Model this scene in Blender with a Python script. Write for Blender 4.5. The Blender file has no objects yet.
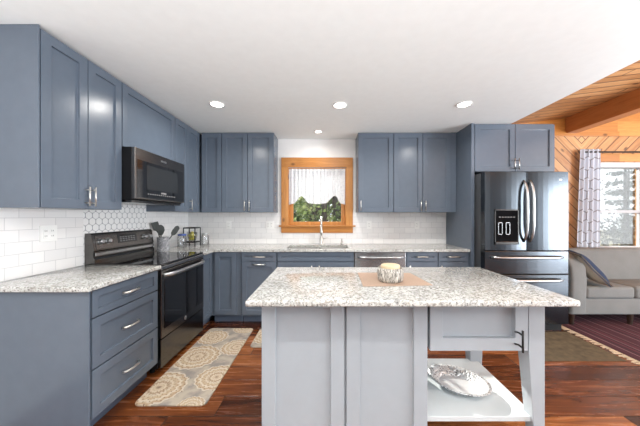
import bpy, bmesh, math, random
from mathutils import Vector, Matrix
PI = math.pi
sc = bpy.context.scene
col = sc.collection
random.seed(7)

# ------------------------------------------------------------------ camera, sky, sun, exposure
F = 262.0                                   # focal length in px of a 640 px wide frame
CAMZ = 1.32
cd = bpy.data.cameras.new('camera'); cam = bpy.data.objects.new('camera', cd); col.objects.link(cam)
cam.location = (0, 0, CAMZ); cam.rotation_euler = (PI/2, 0, 0)
cd.sensor_fit = 'HORIZONTAL'; cd.sensor_width = 36.0; cd.lens = F/640*36.0
cd.shift_x = -5/640; cd.shift_y = 3/640; cd.clip_start = 0.05
sc.camera = cam

w = bpy.data.worlds.new('sky'); sc.world = w; w.use_nodes = True
bg = w.node_tree.nodes['Background']
bg.inputs['Color'].default_value = (0.93, 0.965, 1.0, 1); bg.inputs['Strength'].default_value = 1.3

sd = bpy.data.lights.new('sun', 'SUN'); sun = bpy.data.objects.new('sun', sd); col.objects.link(sun)
sun.location = (-6, 12, 9)
sun.rotation_euler = Vector((1.0, -2.25, -1.125)).to_track_quat('-Z', 'Y').to_euler()
sd.energy = 8.0; sd.angle = math.radians(0.8); sd.color = (1.0, 0.95, 0.87)

sc.view_settings.view_transform = 'Standard'; sc.view_settings.look = 'None'
sc.view_settings.exposure = 0.52; sc.view_settings.gamma = 1.0; sc.view_settings.use_curve_mapping = False
LAMP_W = 8.0
def bounce(x, y, z, sx, sy, watts):          # added unseen fill light aimed up to brighten the ceiling
    ld = bpy.data.lights.new('ceiling_fill', 'AREA'); ld.shape = 'RECTANGLE'; ld.size = sx; ld.size_y = sy
    ld.energy = watts; ld.color = (0.985, 0.985, 1.0)
    o = bpy.data.objects.new('ceiling_fill', ld); col.objects.link(o); o.location = (x, y, z); o.rotation_euler = (PI, 0, 0)
bounce(0.2, -1.2, 1.1, 3.4, 1.2, 135.0)
bounce(4.4, 0.6, 1.5, 2.0, 1.2, 165.0)

ld = bpy.data.lights.new('right_fill_light', 'AREA'); ld.shape = 'RECTANGLE'; ld.size = 2.1; ld.size_y = 3.2; ld.energy = 330.0; ld.color = (0.86, 0.935, 1.0)  # added unseen fill light from the right, lifting the left cabinets
o = bpy.data.objects.new('right_fill_light', ld); col.objects.link(o); o.location = (7.1, -1.0, 1.15)
o.rotation_euler = Vector((-1, 0, 0)).to_track_quat('-Z', 'Y').to_euler(); ld.size, ld.size_y = 3.2, 2.1

# ------------------------------------------------------------------ node helper
class NG:
    def __init__(s, name, rough=0.5, metal=0.0, spec=0.5):
        s.m = bpy.data.materials.new(name); s.m.use_nodes = True
        s.nt = s.m.node_tree; s.N = s.nt.nodes
        s.bsdf = s.N['Principled BSDF']; s.out = s.N['Material Output']
        s.bsdf.inputs['Roughness'].default_value = rough
        s.bsdf.inputs['Metallic'].default_value = metal
        s.bsdf.inputs['Specular IOR Level'].default_value = spec
    def node(s, t, **k):
        n = s.N.new(t)
        for a, v in k.items(): setattr(n, a, v)
        return n
    def lk(s, a, b): s.nt.links.new(a, b)
    def put(s, inp, v):
        if v is None: return
        if hasattr(v, 'default_value') or hasattr(v, 'is_linked'): s.lk(v, inp)
        else: inp.default_value = v
    def ma(s, op, a, b=None, c=None):
        n = s.node('ShaderNodeMath', operation=op)
        s.put(n.inputs[0], a); s.put(n.inputs[1], b); s.put(n.inputs[2], c)
        return n.outputs[0]
    def pos(s):
        g = s.node('ShaderNodeNewGeometry'); x = s.node('ShaderNodeSeparateXYZ'); s.lk(g.outputs['Position'], x.inputs[0])
        return x.outputs[0], x.outputs[1], x.outputs[2]
    def obj(s):
        g = s.node('ShaderNodeTexCoord'); x = s.node('ShaderNodeSeparateXYZ'); s.lk(g.outputs['Object'], x.inputs[0])
        return x.outputs[0], x.outputs[1], x.outputs[2]
    def xyz(s, x, y, z=0.0):
        n = s.node('ShaderNodeCombineXYZ'); s.put(n.inputs[0], x); s.put(n.inputs[1], y); s.put(n.inputs[2], z)
        return n.outputs[0]
    def noise(s, vec, scale, detail=3.0, rough=0.55, dist=0.0):
        n = s.node('ShaderNodeTexNoise'); s.put(n.inputs['Vector'], vec)
        n.inputs['Scale'].default_value = scale; n.inputs['Detail'].default_value = detail
        n.inputs['Roughness'].default_value = rough; n.inputs['Distortion'].default_value = dist
        return n.outputs['Fac']
    def white(s, vec):
        n = s.node('ShaderNodeTexWhiteNoise', noise_dimensions='3D'); s.put(n.inputs['Vector'], vec)
        return n.outputs['Value']
    def voro(s, vec, scale, feature='F1'):
        n = s.node('ShaderNodeTexVoronoi', feature=feature); s.put(n.inputs['Vector'], vec); n.inputs['Scale'].default_value = scale
        return n.outputs['Distance']
    def ramp(s, fac, stops, interp='LINEAR'):
        n = s.node('ShaderNodeValToRGB'); n.color_ramp.interpolation = interp
        e = n.color_ramp.elements
        while len(e) < len(stops): e.new(0.5)
        for q, (p, c) in zip(e, stops): q.position = p; q.color = (*c, 1)
        s.put(n.inputs[0], fac); return n.outputs[0]
    def mix(s, f, a, b, blend='MIX'):
        n = s.node('ShaderNodeMix', data_type='RGBA', blend_type=blend)
        s.put(n.inputs[0], f)
        for i, v in ((6, a), (7, b)):
            if isinstance(v, tuple): n.inputs[i].default_value = (*v, 1) if len(v) == 3 else v
            else: s.lk(v, n.inputs[i])
        return n.outputs[2]
    def color(s, c):
        if isinstance(c, tuple): s.bsdf.inputs['Base Color'].default_value = (*c, 1)
        else: s.lk(c, s.bsdf.inputs['Base Color'])
        return s
    def rough(s, v): s.put(s.bsdf.inputs['Roughness'], v); return s
    def bump(s, h, strength=0.3, dist=0.002):
        n = s.node('ShaderNodeBump'); n.inputs['Strength'].default_value = strength; n.inputs['Distance'].default_value = dist
        s.lk(h, n.inputs['Height']); s.lk(n.outputs[0], s.bsdf.inputs['Normal']); return s

def srgb(r, g, b):
    f = lambda c: c/12.92 if c <= 0.04045 else ((c+0.055)/1.055)**2.4
    return (f(r/255), f(g/255), f(b/255))

def plain(name, c, rough=0.5, metal=0.0, spec=0.5, var=0.05, scale=14):
    g = NG(name, rough, metal, spec)
    p = g.xyz(*g.pos()); n = g.noise(p, scale, 3)
    lo = tuple(max(0, q*(1-var)) for q in c); hi = tuple(min(1, q*(1+var)) for q in c)
    g.color(g.ramp(n, [(0.3, lo), (0.7, hi)]))
    return g.m

def planks(g, along, across, w_, L, seed=0.0):
    """plank id noise, groove mask, per-plank shifted coordinate"""
    row = g.ma('FLOOR', g.ma('DIVIDE', across, w_))
    r1 = g.white(g.xyz(row, seed, 3.3))
    al = g.ma('ADD', g.ma('DIVIDE', along, L), g.ma('MULTIPLY', r1, 7.3))
    seg = g.ma('FLOOR', al)
    pid = g.white(g.xyz(row, seg, seed+1.7))
    fa = g.ma('FRACT', g.ma('DIVIDE', across, w_)); fl = g.ma('FRACT', al)
    ea = g.ma('MULTIPLY', g.ma('MINIMUM', fa, g.ma('SUBTRACT', 1.0, fa)), w_)
    el = g.ma('MULTIPLY', g.ma('MINIMUM', fl, g.ma('SUBTRACT', 1.0, fl)), L)
    return pid, ea, el

def wood(name, axes, stops, board=0.14, L=2.4, groove=0.003, rough=0.45, knots=True, chevron=None, seed=0.0, dark=(0.05, 0.02, 0.008), along_only=False, gloss_var=0.0, pv=0.36):
    g = NG(name, rough)
    P = g.pos()
    if chevron is not None:
        ax = g.ma('ABSOLUTE', g.ma('SUBTRACT', P[0], chevron))
        across = g.ma('MULTIPLY', g.ma('SUBTRACT', P[2], ax), 0.7071)
        along = g.ma('MULTIPLY', g.ma('ADD', P[2], ax), 0.7071)
    else:
        along, across = P[axes[0]], P[axes[1]]
    third = P[axes[2]]
    pid, ea, el = planks(g, along, across, board, L, seed)
    sh = g.ma('MULTIPLY', pid, 31.0)
    v = g.xyz(g.ma('ADD', g.ma('MULTIPLY', along, 1.0), sh), g.ma('MULTIPLY', across, 9.0), g.ma('ADD', g.ma('MULTIPLY', third, 9.0), sh))
    n1 = g.noise(v, 2.2, 5, 0.6, 1.2)
    n2 = g.noise(g.xyz(g.ma('MULTIPLY', along, 3.0), g.ma('MULTIPLY', across, 60.0), g.ma('MULTIPLY', third, 60.0)), 2.0, 3)
    f = g.ma('ADD', g.ma('MULTIPLY', n1, 0.62), g.ma('ADD', g.ma('MULTIPLY', n2, 0.16), g.ma('MULTIPLY', g.ma('SUBTRACT', pid, 0.5), pv)))
    c = g.ramp(f, stops)
    if knots:
        kv = g.xyz(g.ma('MULTIPLY', g.ma('ADD', along, sh), 0.55), across, third)
        k = g.voro(kv, 5.2)
        km = g.ramp(k, [(0.0, (1, 1, 1)), (0.07, (0.75, 0.75, 0.75)), (0.13, (0, 0, 0))])
        c = g.mix(km, c, tuple(0.25*q for q in stops[0][1]))
    if groove:
        e = g.ma('MINIMUM', ea, el) if not along_only else ea
        gm = g.ramp(g.ma('DIVIDE', e, groove*2), [(0.3, (1, 1, 1)), (0.8, (0, 0, 0))])
        c = g.mix(gm, c, dark)
        h = g.ma('ADD', g.ma('MULTIPLY', g.ma('MINIMUM', g.ma('DIVIDE', e, groove*2), 1.0), 1.0), g.ma('MULTIPLY', n1, 0.25))
        g.bump(h, 0.5, 0.004)
    if gloss_var:
        g.rough(g.ma('ADD', rough-gloss_var/2, g.ma('MULTIPLY', n1, gloss_var)))
    g.color(c)
    return g.m

# ------------------------------------------------------------------ materials
M = {}
M['blue'] = plain('blue_cabinet_paint', srgb(91, 101, 114), 0.27, var=0.03)
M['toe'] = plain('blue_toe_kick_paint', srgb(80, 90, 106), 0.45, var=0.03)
M['grey'] = plain('pale_grey_island_paint', srgb(158, 164, 170), 0.36, var=0.02)
M['shelf_white'] = plain('white_shelf_paint', srgb(196, 202, 204), 0.35, var=0.02)
M['ceiling'] = plain('white_ceiling_paint', srgb(232, 236, 236), 0.9, var=0.015)
M['wall'] = plain('white_wall_paint', srgb(231, 229, 227), 0.85, var=0.015)
M['slate'] = plain('slate_wall_paint', srgb(84, 88, 92), 0.85, var=0.02)  # dark tone chosen to dim bounce and reflections from the added rear walls
M['nickel'] = plain('brushed_nickel', (0.62, 0.60, 0.57), 0.28, 1.0, var=0.05)
M['steel'] = plain('stainless_steel', (0.50, 0.51, 0.52), 0.3, 1.0, var=0.05)
M['sink_steel'] = plain('brushed_sink_steel', (0.42, 0.41, 0.39), 0.4, 1.0, var=0.05)
M['black_gloss'] = plain('black_glass', (0.006, 0.006, 0.007), 0.05, spec=0.8, var=0.1)
M['black'] = plain('black_plastic', (0.006, 0.006, 0.007), 0.5, spec=0.3, var=0.1)
M['dark_iron'] = plain('dark_iron', (0.02, 0.02, 0.02), 0.4, 0.6, var=0.1)
M['display'] = plain('dark_grey_display', (0.02, 0.022, 0.024), 0.2, var=0.1)
M['cavity'] = plain('matte_black_cavity', (0.004, 0.004, 0.005), 0.9, spec=0.08, var=0.1)
M['mark'] = plain('pale_printed_marks', (0.2, 0.2, 0.2), 0.5, var=0.02)
M['plastic_white'] = plain('white_plastic', srgb(238, 237, 234), 0.4, var=0.01)
M['window_white'] = plain('white_vinyl', srgb(196, 198, 204), 0.45, var=0.02)
M['candle'] = plain('cream_wax', srgb(208, 188, 154), 0.5, var=0.03)
M['lemon'] = plain('yellow_green_peel', srgb(196, 186, 62), 0.45, var=0.3, scale=40)
M['spatula'] = plain('dark_grey_silicone', (0.045, 0.05, 0.048), 0.5, var=0.1)
M['blue_lid'] = plain('blue_plastic_lid', srgb(60, 84, 150), 0.4)
M['bark'] = plain('tree_bark', (0.055, 0.042, 0.032), 0.9, var=0.4, scale=8)
M['navy'] = plain('navy_cushion_fabric', srgb(36, 52, 80), 0.9, var=0.2, scale=120)
M['tan_cushion'] = plain('taupe_cushion_fabric', srgb(176, 168, 152), 0.9, var=0.1, scale=120)
M['leg_dark'] = plain('dark_stained_wood', (0.03, 0.016, 0.01), 0.4, var=0.2)
M['fringe'] = plain('cream_rug_fringe', srgb(205, 190, 165), 0.95, var=0.1)
M['house'] = plain('dark_house_siding', (0.055, 0.055, 0.06), 0.8, var=0.15)
M['roof'] = plain('dark_roof_shingles', (0.04, 0.042, 0.046), 0.8, var=0.2)

def dark_steel(name, c, r, axis):
    g = NG(name, r, 1.0); P = list(g.pos())
    sc_ = [2.0, 2.0, 2.0]; sc_[axis] = 220.0
    v = g.xyz(*[g.ma('MULTIPLY', p, s_) for p, s_ in zip(P, sc_)])
    n = g.noise(v, 1.0, 3)
    g.color(g.ramp(n, [(0.3, tuple(q*0.93 for q in c)), (0.7, tuple(min(1, q*1.07) for q in c))]))
    return g.m
M['fridge'] = dark_steel('dark_stainless_steel', (0.075, 0.083, 0.093), 0.2, 2)
M['fridge_side'] = plain('dark_grey_enamel', (0.05, 0.053, 0.058), 0.4, var=0.05)
M['range_steel'] = dark_steel('black_stainless_steel', (0.13, 0.125, 0.12), 0.2, 2)
M['range_trim'] = dark_steel('smoky_stainless_trim', (0.40, 0.40, 0.41), 0.26, 2)
M['mw_steel'] = dark_steel('bronze_stainless_steel', (0.20, 0.185, 0.175), 0.24, 2)

PINE = [(0.25, srgb(164, 112, 66)), (0.45, srgb(196, 146, 96)), (0.62, srgb(212, 166, 116)), (0.85, srgb(184, 132, 82))]
M['pine_wall'] = wood('knotty_pine_chevron_boards', (0, 2, 1), PINE, 0.105, 4.5, 0.0045, 0.42, True, chevron=3.74, seed=2.0, dark=(0.08, 0.03, 0.01), pv=0.2)
M['pine_ceiling'] = wood('knotty_pine_ceiling_boards', (0, 1, 2), PINE, 0.12, 4.0, 0.006, 0.42, True, seed=5.0, dark=(0.05, 0.02, 0.008), pv=0.26)
BEAM = [(0.25, srgb(146, 86, 42)), (0.5, srgb(176, 110, 60)), (0.7, srgb(190, 124, 72)), (0.85, srgb(164, 100, 54))]
M['beam'] = wood('stained_pine_beam', (1, 2, 0), BEAM, 0.9, 9.0, 0.0, 0.4, True, seed=4.0)
CASE = [(0.25, srgb(178, 116, 54)), (0.5, srgb(206, 144, 76)), (0.7, srgb(218, 160, 92)), (0.85, srgb(196, 132, 66))]
M['pine_h'] = wood('honey_pine_casing', (0, 2, 1), CASE, 0.9, 9.0, 0.0, 0.35, True, seed=8.0)
M['pine_v'] = wood('honey_pine_upright', (2, 0, 1), CASE, 0.9, 9.0, 0.0, 0.35, True, seed=9.0)
FLOOR = [(0.22, srgb(56, 26, 12)), (0.40, srgb(104, 56, 28)), (0.56, srgb(144, 86, 46)), (0.75, srgb(182, 120, 72))]
M['floor'] = wood('reddish_hardwood_planks', (0, 1, 2), FLOOR, 0.192, 1.5, 0.0022, 0.26, False, seed=1.0, dark=(0.02, 0.008, 0.005), gloss_var=0.14)

def granite():
    g = NG('speckled_pale_granite', 0.09)
    p = g.xyz(*g.pos())
    n1 = g.noise(p, 9, 4, 0.6); n2 = g.noise(p, 60, 4, 0.65, 0.6); n3 = g.noise(p, 120, 3, 0.6)
    base = g.ramp(n1, [(0.35, srgb(190, 190, 185)), (0.6, srgb(204, 205, 202))])
    c = g.mix(g.ramp(n2, [(0.47, (0, 0, 0)), (0.60, (1, 1, 1))]), base, srgb(142, 138, 132))
    c = g.mix(g.ramp(g.noise(p, 32, 3, 0.6, 0.8), [(0.56, (0, 0, 0)), (0.66, (0.75, 0.75, 0.75))]), c, srgb(160, 153, 141))
    c = g.mix(g.ramp(n3, [(0.58, (0, 0, 0)), (0.66, (1, 1, 1))]), c, srgb(70, 67, 67))
    c = g.mix(g.ramp(g.noise(p, 80, 2, 0.5), [(0.60, (0, 0, 0)), (0.7, (1, 1, 1))]), c, srgb(206, 206, 203))
    c = g.mix(g.ramp(g.noise(p, 17, 4, 0.65, 1.0), [(0.5, (0, 0, 0)), (0.68, (0.5, 0.5, 0.5))]), c, srgb(128, 128, 127))
    g.color(c)
    return g.m
M['granite'] = granite()

def subway(name, a):
    g = NG(name, 0.13); P = g.pos()
    b = g.node('ShaderNodeTexBrick'); g.lk(g.xyz(P[a], g.ma('SUBTRACT', P[2], 0.915)), b.inputs['Vector'])
    b.inputs['Scale'].default_value = 1.0; b.inputs['Brick Width'].default_value = 0.155; b.inputs['Row Height'].default_value = 0.0785
    b.inputs['Mortar Size'].default_value = 0.0017; b.inputs['Mortar Smooth'].default_value = 0.3
    b.inputs['Color1'].default_value = (*srgb(236, 234, 232), 1); b.inputs['Color2'].default_value = (*srgb(228, 226, 225), 1)
    b.inputs['Mortar'].default_value = (*srgb(192, 191, 191), 1)
    g.color(b.outputs['Color'])
    h = g.ma('SUBTRACT', g.ma('MULTIPLY', g.noise(g.xyz(*P), 14, 2), 0.35), b.outputs['Fac'])
    g.bump(h, 0.35, 0.002)
    g.rough(g.ma('ADD', 0.13, g.ma('MULTIPLY', b.outputs['Fac'], 0.6)))
    return g.m
M['tile_x'] = subway('white_subway_tile_back', 0)
M['tile_y'] = subway('white_subway_tile_side', 1)

def lattice(g, hor, ver, pw, ph, A):
    u = g.ma('ADD', g.ma('DIVIDE', hor, pw), g.ma('DIVIDE', ver, ph))
    v = g.ma('SUBTRACT', g.ma('DIVIDE', hor, pw), g.ma('DIVIDE', ver, ph))
    fu = g.ma('ADD', u, g.ma('MULTIPLY', g.ma('SINE', g.ma('MULTIPLY', v, 2*PI)), A))
    fv = g.ma('ADD', v, g.ma('MULTIPLY', g.ma('SINE', g.ma('MULTIPLY', u, 2*PI)), A))
    a = g.ma('ABSOLUTE', g.ma('SUBTRACT', g.ma('FRACT', fu), 0.5)); b = g.ma('ABSOLUTE', g.ma('SUBTRACT', g.ma('FRACT', fv), 0.5))
    return g.ma('MINIMUM', a, b)
def hexlat(g, U, V, pw, ph, round_=0.4):
    def hexd(oy, oz):
        dx = g.ma('ABSOLUTE', g.ma('MULTIPLY', g.ma('SUBTRACT', g.ma('FRACT', g.ma('ADD', g.ma('DIVIDE', U, pw), oy)), 0.5), pw))
        dz = g.ma('MULTIPLY', g.ma('ABSOLUTE', g.ma('MULTIPLY', g.ma('SUBTRACT', g.ma('FRACT', g.ma('ADD', g.ma('DIVIDE', V, ph), oz)), 0.5), ph)), 1.732*pw/ph)
        hx = g.ma('MAXIMUM', dx, g.ma('ADD', g.ma('MULTIPLY', dx, 0.5), g.ma('MULTIPLY', dz, 0.866)))
        rd = g.ma('SQRT', g.ma('ADD', g.ma('MULTIPLY', dx, dx), g.ma('MULTIPLY', dz, dz)))
        return g.ma('ADD', g.ma('MULTIPLY', hx, 1-round_), g.ma('MULTIPLY', rd, round_))
    return g.ma('DIVIDE', g.ma('MINIMUM', hexd(0, 0), hexd(0.5, 0.5)), pw)
def lantern_tile():
    g = NG('white_lantern_mosaic_tile', 0.15); P = g.pos()
    pw, ph = 0.066, 0.106
    def hexd(oy, oz):
        dx = g.ma('ABSOLUTE', g.ma('MULTIPLY', g.ma('SUBTRACT', g.ma('FRACT', g.ma('ADD', g.ma('DIVIDE', P[1], pw), oy)), 0.5), pw))
        dz = g.ma('ABSOLUTE', g.ma('MULTIPLY', g.ma('SUBTRACT', g.ma('FRACT', g.ma('ADD', g.ma('DIVIDE', P[2], ph), oz)), 0.5), ph))
        hx = g.ma('MAXIMUM', dx, g.ma('ADD', g.ma('MULTIPLY', dx, 0.5), g.ma('MULTIPLY', dz, 0.90)))
        rd = g.ma('SQRT', g.ma('ADD', g.ma('MULTIPLY', dx, dx), g.ma('MULTIPLY', dz, dz)))
        return g.ma('ADD', g.ma('MULTIPLY', hx, 0.6), g.ma('MULTIPLY', rd, 0.4))
    d = g.ma('MINIMUM', hexd(0, 0), hexd(0.5, 0.5))
    c = g.ramp(g.ma('DIVIDE', d, 0.04), [(0.70, srgb(236, 235, 234)), (0.80, srgb(150, 152, 156))])
    g.color(c); g.bump(g.ma('SUBTRACT', 1.0, g.ma('DIVIDE', d, 0.04)), 0.3, 0.002)
    return g.m
M['lantern'] = lantern_tile()

def curtain_cloth():
    g = NG('white_curtain_with_grey_trellis', 0.9)
    uv = g.node('ShaderNodeUVMap'); x = g.node('ShaderNodeSeparateXYZ'); g.lk(uv.outputs[0], x.inputs[0])
    d = hexlat(g, x.outputs[0], x.outputs[1], 0.15, 0.30, 0.0)
    c = g.ramp(d, [(0.455, srgb(216, 226, 240)), (0.475, srgb(148, 152, 162))])
    g.color(c)
    t = g.node('ShaderNodeBsdfTranslucent'); g.lk(c, t.inputs[0])
    m = g.node('ShaderNodeMixShader'); m.inputs[0].default_value = 0.25
    g.lk(g.bsdf.outputs[0], m.inputs[1]); g.lk(t.outputs[0], m.inputs[2]); g.lk(m.outputs[0], g.out.inputs[0])
    return g.m
M['curtain'] = curtain_cloth()
def lace():
    g = NG('white_lace', 0.9); p = g.xyz(*g.pos())
    n = g.voro(p, 55)
    c = g.ramp(n, [(0.1, srgb(196, 198, 204)), (0.5, srgb(222, 223, 227))]); g.color(c)
    t = g.node('ShaderNodeBsdfTranslucent'); g.lk(c, t.inputs[0])
    m = g.node('ShaderNodeMixShader'); m.inputs[0].default_value = 0.12
    g.lk(g.bsdf.outputs[0], m.inputs[1]); g.lk(t.outputs[0], m.inputs[2])
    tr = g.node('ShaderNodeBsdfTransparent'); m2 = g.node('ShaderNodeMixShader')
    g.lk(g.ramp(n, [(0.08, (0.30, 0.30, 0.30)), (0.2, (0.03, 0.03, 0.03))]), m2.inputs[0])
    g.lk(m.outputs[0], m2.inputs[1]); g.lk(tr.outputs[0], m2.inputs[2]); g.lk(m2.outputs[0], g.out.inputs[0])
    return g.m
M['lace'] = lace()
def thin_glass(name, tint=(0.97, 0.98, 0.98), refl=0.06):
    g = NG(name, 0.02)
    g.N.remove(g.bsdf)
    t = g.node('ShaderNodeBsdfTransparent'); t.inputs[0].default_value = (*tint, 1)
    gl = g.node('ShaderNodeBsdfGlossy'); gl.inputs['Roughness'].default_value = 0.02
    fr = g.node('ShaderNodeFresnel'); fr.inputs[0].default_value = 1.45
    m = g.node('ShaderNodeMixShader'); g.lk(g.ma('MINIMUM', g.ma('ADD', fr.outputs[0], refl-0.04), 0.6), m.inputs[0])
    g.lk(t.outputs[0], m.inputs[1]); g.lk(gl.outputs[0], m.inputs[2]); g.lk(m.outputs[0], g.out.inputs[0])
    return g.m
M['pane'] = thin_glass('window_glass')
M['jar_glass'] = thin_glass('clear_jar_glass', (0.97, 0.975, 0.98), 0.08)

def medallion(name, centres, x0, y0, base, ring):
    g = NG(name, 0.9); P = g.pos()
    p = g.xyz(*P)
    c = g.ramp(g.noise(p, 11, 4), [(0.38, base[0]), (0.6, base[1])])
    for i, (cx, cy, r) in enumerate(centres):
        dx = g.ma('SUBTRACT', P[0], cx); dy = g.ma('SUBTRACT', P[1], cy)
        d = g.ma('DIVIDE', g.ma('SQRT', g.ma('ADD', g.ma('MULTIPLY', dx, dx), g.ma('MULTIPLY', dy, dy))), r)
        th = g.ma('ARCTAN2', dy, dx)
        pet = g.ma('MULTIPLY', g.ma('COSINE', g.ma('MULTIPLY', th, 16.0)), 0.035)
        f = g.ma('ADD', d, pet)
        f = g.ma('ADD', f, g.ma('MULTIPLY', g.ma('SUBTRACT', g.noise(p, 38, 2), 0.5), 0.16))
        cc = g.ramp(f, ring)
        mask = g.ma('LESS_THAN', f, 1.0)
        dots = g.ma('GREATER_THAN', g.ma('MULTIPLY', g.ma('SINE', g.ma('MULTIPLY', th, 22.0)), g.ma('SINE', g.ma('MULTIPLY', d, 26.0))), 0.8)
        cc = g.mix(dots, cc, srgb(112, 84, 62))
        c = g.mix(mask, c, cc)
    g.color(c); g.bump(g.noise(p, 300, 2), 0.3, 0.002)
    return g.m
RING = [(0.0, srgb(112, 92, 76)), (0.09, srgb(190, 170, 146)), (0.25, srgb(206, 190, 166)), (0.33, srgb(146, 118, 94)), (0.42, srgb(204, 190, 168)), (0.62, srgb(178, 154, 126)), (0.72, srgb(208, 196, 176)), (0.88, srgb(166, 138, 108)), (0.95, srgb(200, 188, 170))]
BASE = (srgb(176, 164, 148), srgb(140, 132, 126))
M['runner'] = medallion('cream_medallion_rug_weave', [(-1.27, 2.0, .20), (-0.88, 2.13, .165), (-1.19, 2.44, .205), (-0.88, 2.62, .155), (-1.21, 2.83, .16), (-0.93, 3.05, .13), (-0.93, 1.80, .10)], 0, 0, BASE, RING)
M['sink_mat'] = medallion('cream_medallion_mat_weave', [(-0.66, 2.86, .17), (-0.3, 2.95, .17), (0.05, 2.8, .17)], 0, 0, BASE, RING)

def striped_rug():
    g = NG('maroon_striped_rug_weave', 0.95); P = g.pos(); p = g.xyz(*P)
    f = g.ma('FRACT', g.ma('DIVIDE', P[0], 0.36))
    S = lambda a: a
    c = g.ramp(f, [(0.0, srgb(74, 30, 44)), (0.14, srgb(150, 112, 118)), (0.17, srgb(62, 22, 36)), (0.34, srgb(96, 40, 56)), (0.42, srgb(48, 16, 28)), (0.5, srgb(140, 100, 108)), (0.53, srgb(84, 34, 48)), (0.7, srgb(52, 18, 30)), (0.78, srgb(128, 84, 94)), (0.81, srgb(70, 26, 40))], 'CONSTANT')
    n = g.noise(g.xyz(g.ma('MULTIPLY', P[0], 30), g.ma('MULTIPLY', P[1], 200), 0.0), 1.0, 2)
    c = g.mix(g.ma('MULTIPLY', n, 0.5), c, srgb(40, 14, 24))
    g.color(c); g.bump(n, 0.4, 0.003)
    return g.m
M['striped'] = striped_rug()
M['olive_mat'] = plain('olive_brown_mat_pile', srgb(88, 76, 56), 0.95, var=0.35, scale=16)
def cloth(name, c, v=0.12):
    g = NG(name, 0.92); P = g.pos(); p = g.xyz(*P)
    n = g.noise(p, 180, 2); n2 = g.noise(p, 5, 3)
    f = g.ma('ADD', g.ma('MULTIPLY', n, 0.6), g.ma('MULTIPLY', n2, 0.4))
    g.color(g.ramp(f, [(0.35, tuple(q*(1-v) for q in c)), (0.65, tuple(min(1, q*(1+v)) for q in c))]))
    g.bump(n, 0.3, 0.001)
    return g.m
M['sofa'] = cloth('grey_tweed_upholstery', srgb(124, 127, 127))
M['burlap'] = cloth('tan_burlap', srgb(166, 142, 124))
def birch(name, a, b, sx, sz):
    g = NG(name, 0.55); x, y, z = g.obj()
    th = g.ma('ARCTAN2', y, x)
    v = g.xyz(g.ma('MULTIPLY', th, sx), 0.0, g.ma('MULTIPLY', z, sz))
    n = g.noise(v, 1.0, 3, 0.6, 1.5)
    c = g.ramp(n, [(0.42, a), (0.5, b), (0.58, a), (0.66, b)])
    g.color(c); return g.m
M['birch'] = birch('grey_and_white_carved_wood', srgb(208, 202, 192), srgb(52, 46, 42), 5.0, 9.0)
M['crock'] = birch('black_and_white_patterned_glaze', srgb(190, 190, 194), srgb(30, 32, 38), 4.0, 34.0)
def silver():
    g = NG('embossed_silver', 0.4, 0.5); p = g.xyz(*g.obj())
    n = g.voro(p, 75)
    g.color(g.ramp(n, [(0.12, (0.05, 0.05, 0.055)), (0.5, (0.66, 0.67, 0.68))])); g.bump(n, 0.7, 0.006)
    return g.m
M['silver'] = silver()
M['silver_plain'] = plain('polished_silver', (0.82, 0.83, 0.84), 0.32, 0.5, var=0.04)
def leafmat(name, a, b, c):
    g = NG(name, 0.6); p = g.xyz(*g.pos()); n = g.noise(p, 3.0, 3)
    cc = g.ramp(n, [(0.3, a), (0.5, b), (0.7, c)]); g.color(cc)
    t = g.node('ShaderNodeBsdfTranslucent'); g.lk(cc, t.inputs[0]); m = g.node('ShaderNodeMixShader'); m.inputs[0].default_value = 0.5
    g.lk(g.bsdf.outputs[0], m.inputs[1]); g.lk(t.outputs[0], m.inputs[2]); g.lk(m.outputs[0], g.out.inputs[0])
    return g.m
M['leaf'] = leafmat('spring_leaves', (0.05, 0.10, 0.03), (0.16, 0.22, 0.07), (0.40, 0.42, 0.20))
M['needle'] = leafmat('pine_needles', (0.025, 0.045, 0.03), (0.055, 0.08, 0.055), (0.13, 0.16, 0.12))
M['brush'] = leafmat('dry_brush', (0.025, 0.022, 0.015), (0.06, 0.055, 0.04), (0.18, 0.18, 0.14))
M['ground'] = plain('leaf_litter', (0.26, 0.24, 0.15), 0.95, var=0.5, scale=3)
g = NG('lamp_lens', 0.5); g.color((0.9, 0.9, 0.88)); g.bsdf.inputs['Emission Color'].default_value = (1, 0.97, 0.92, 1); g.bsdf.inputs['Emission Strength'].default_value = 9.0
M['lens'] = g.m

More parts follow.
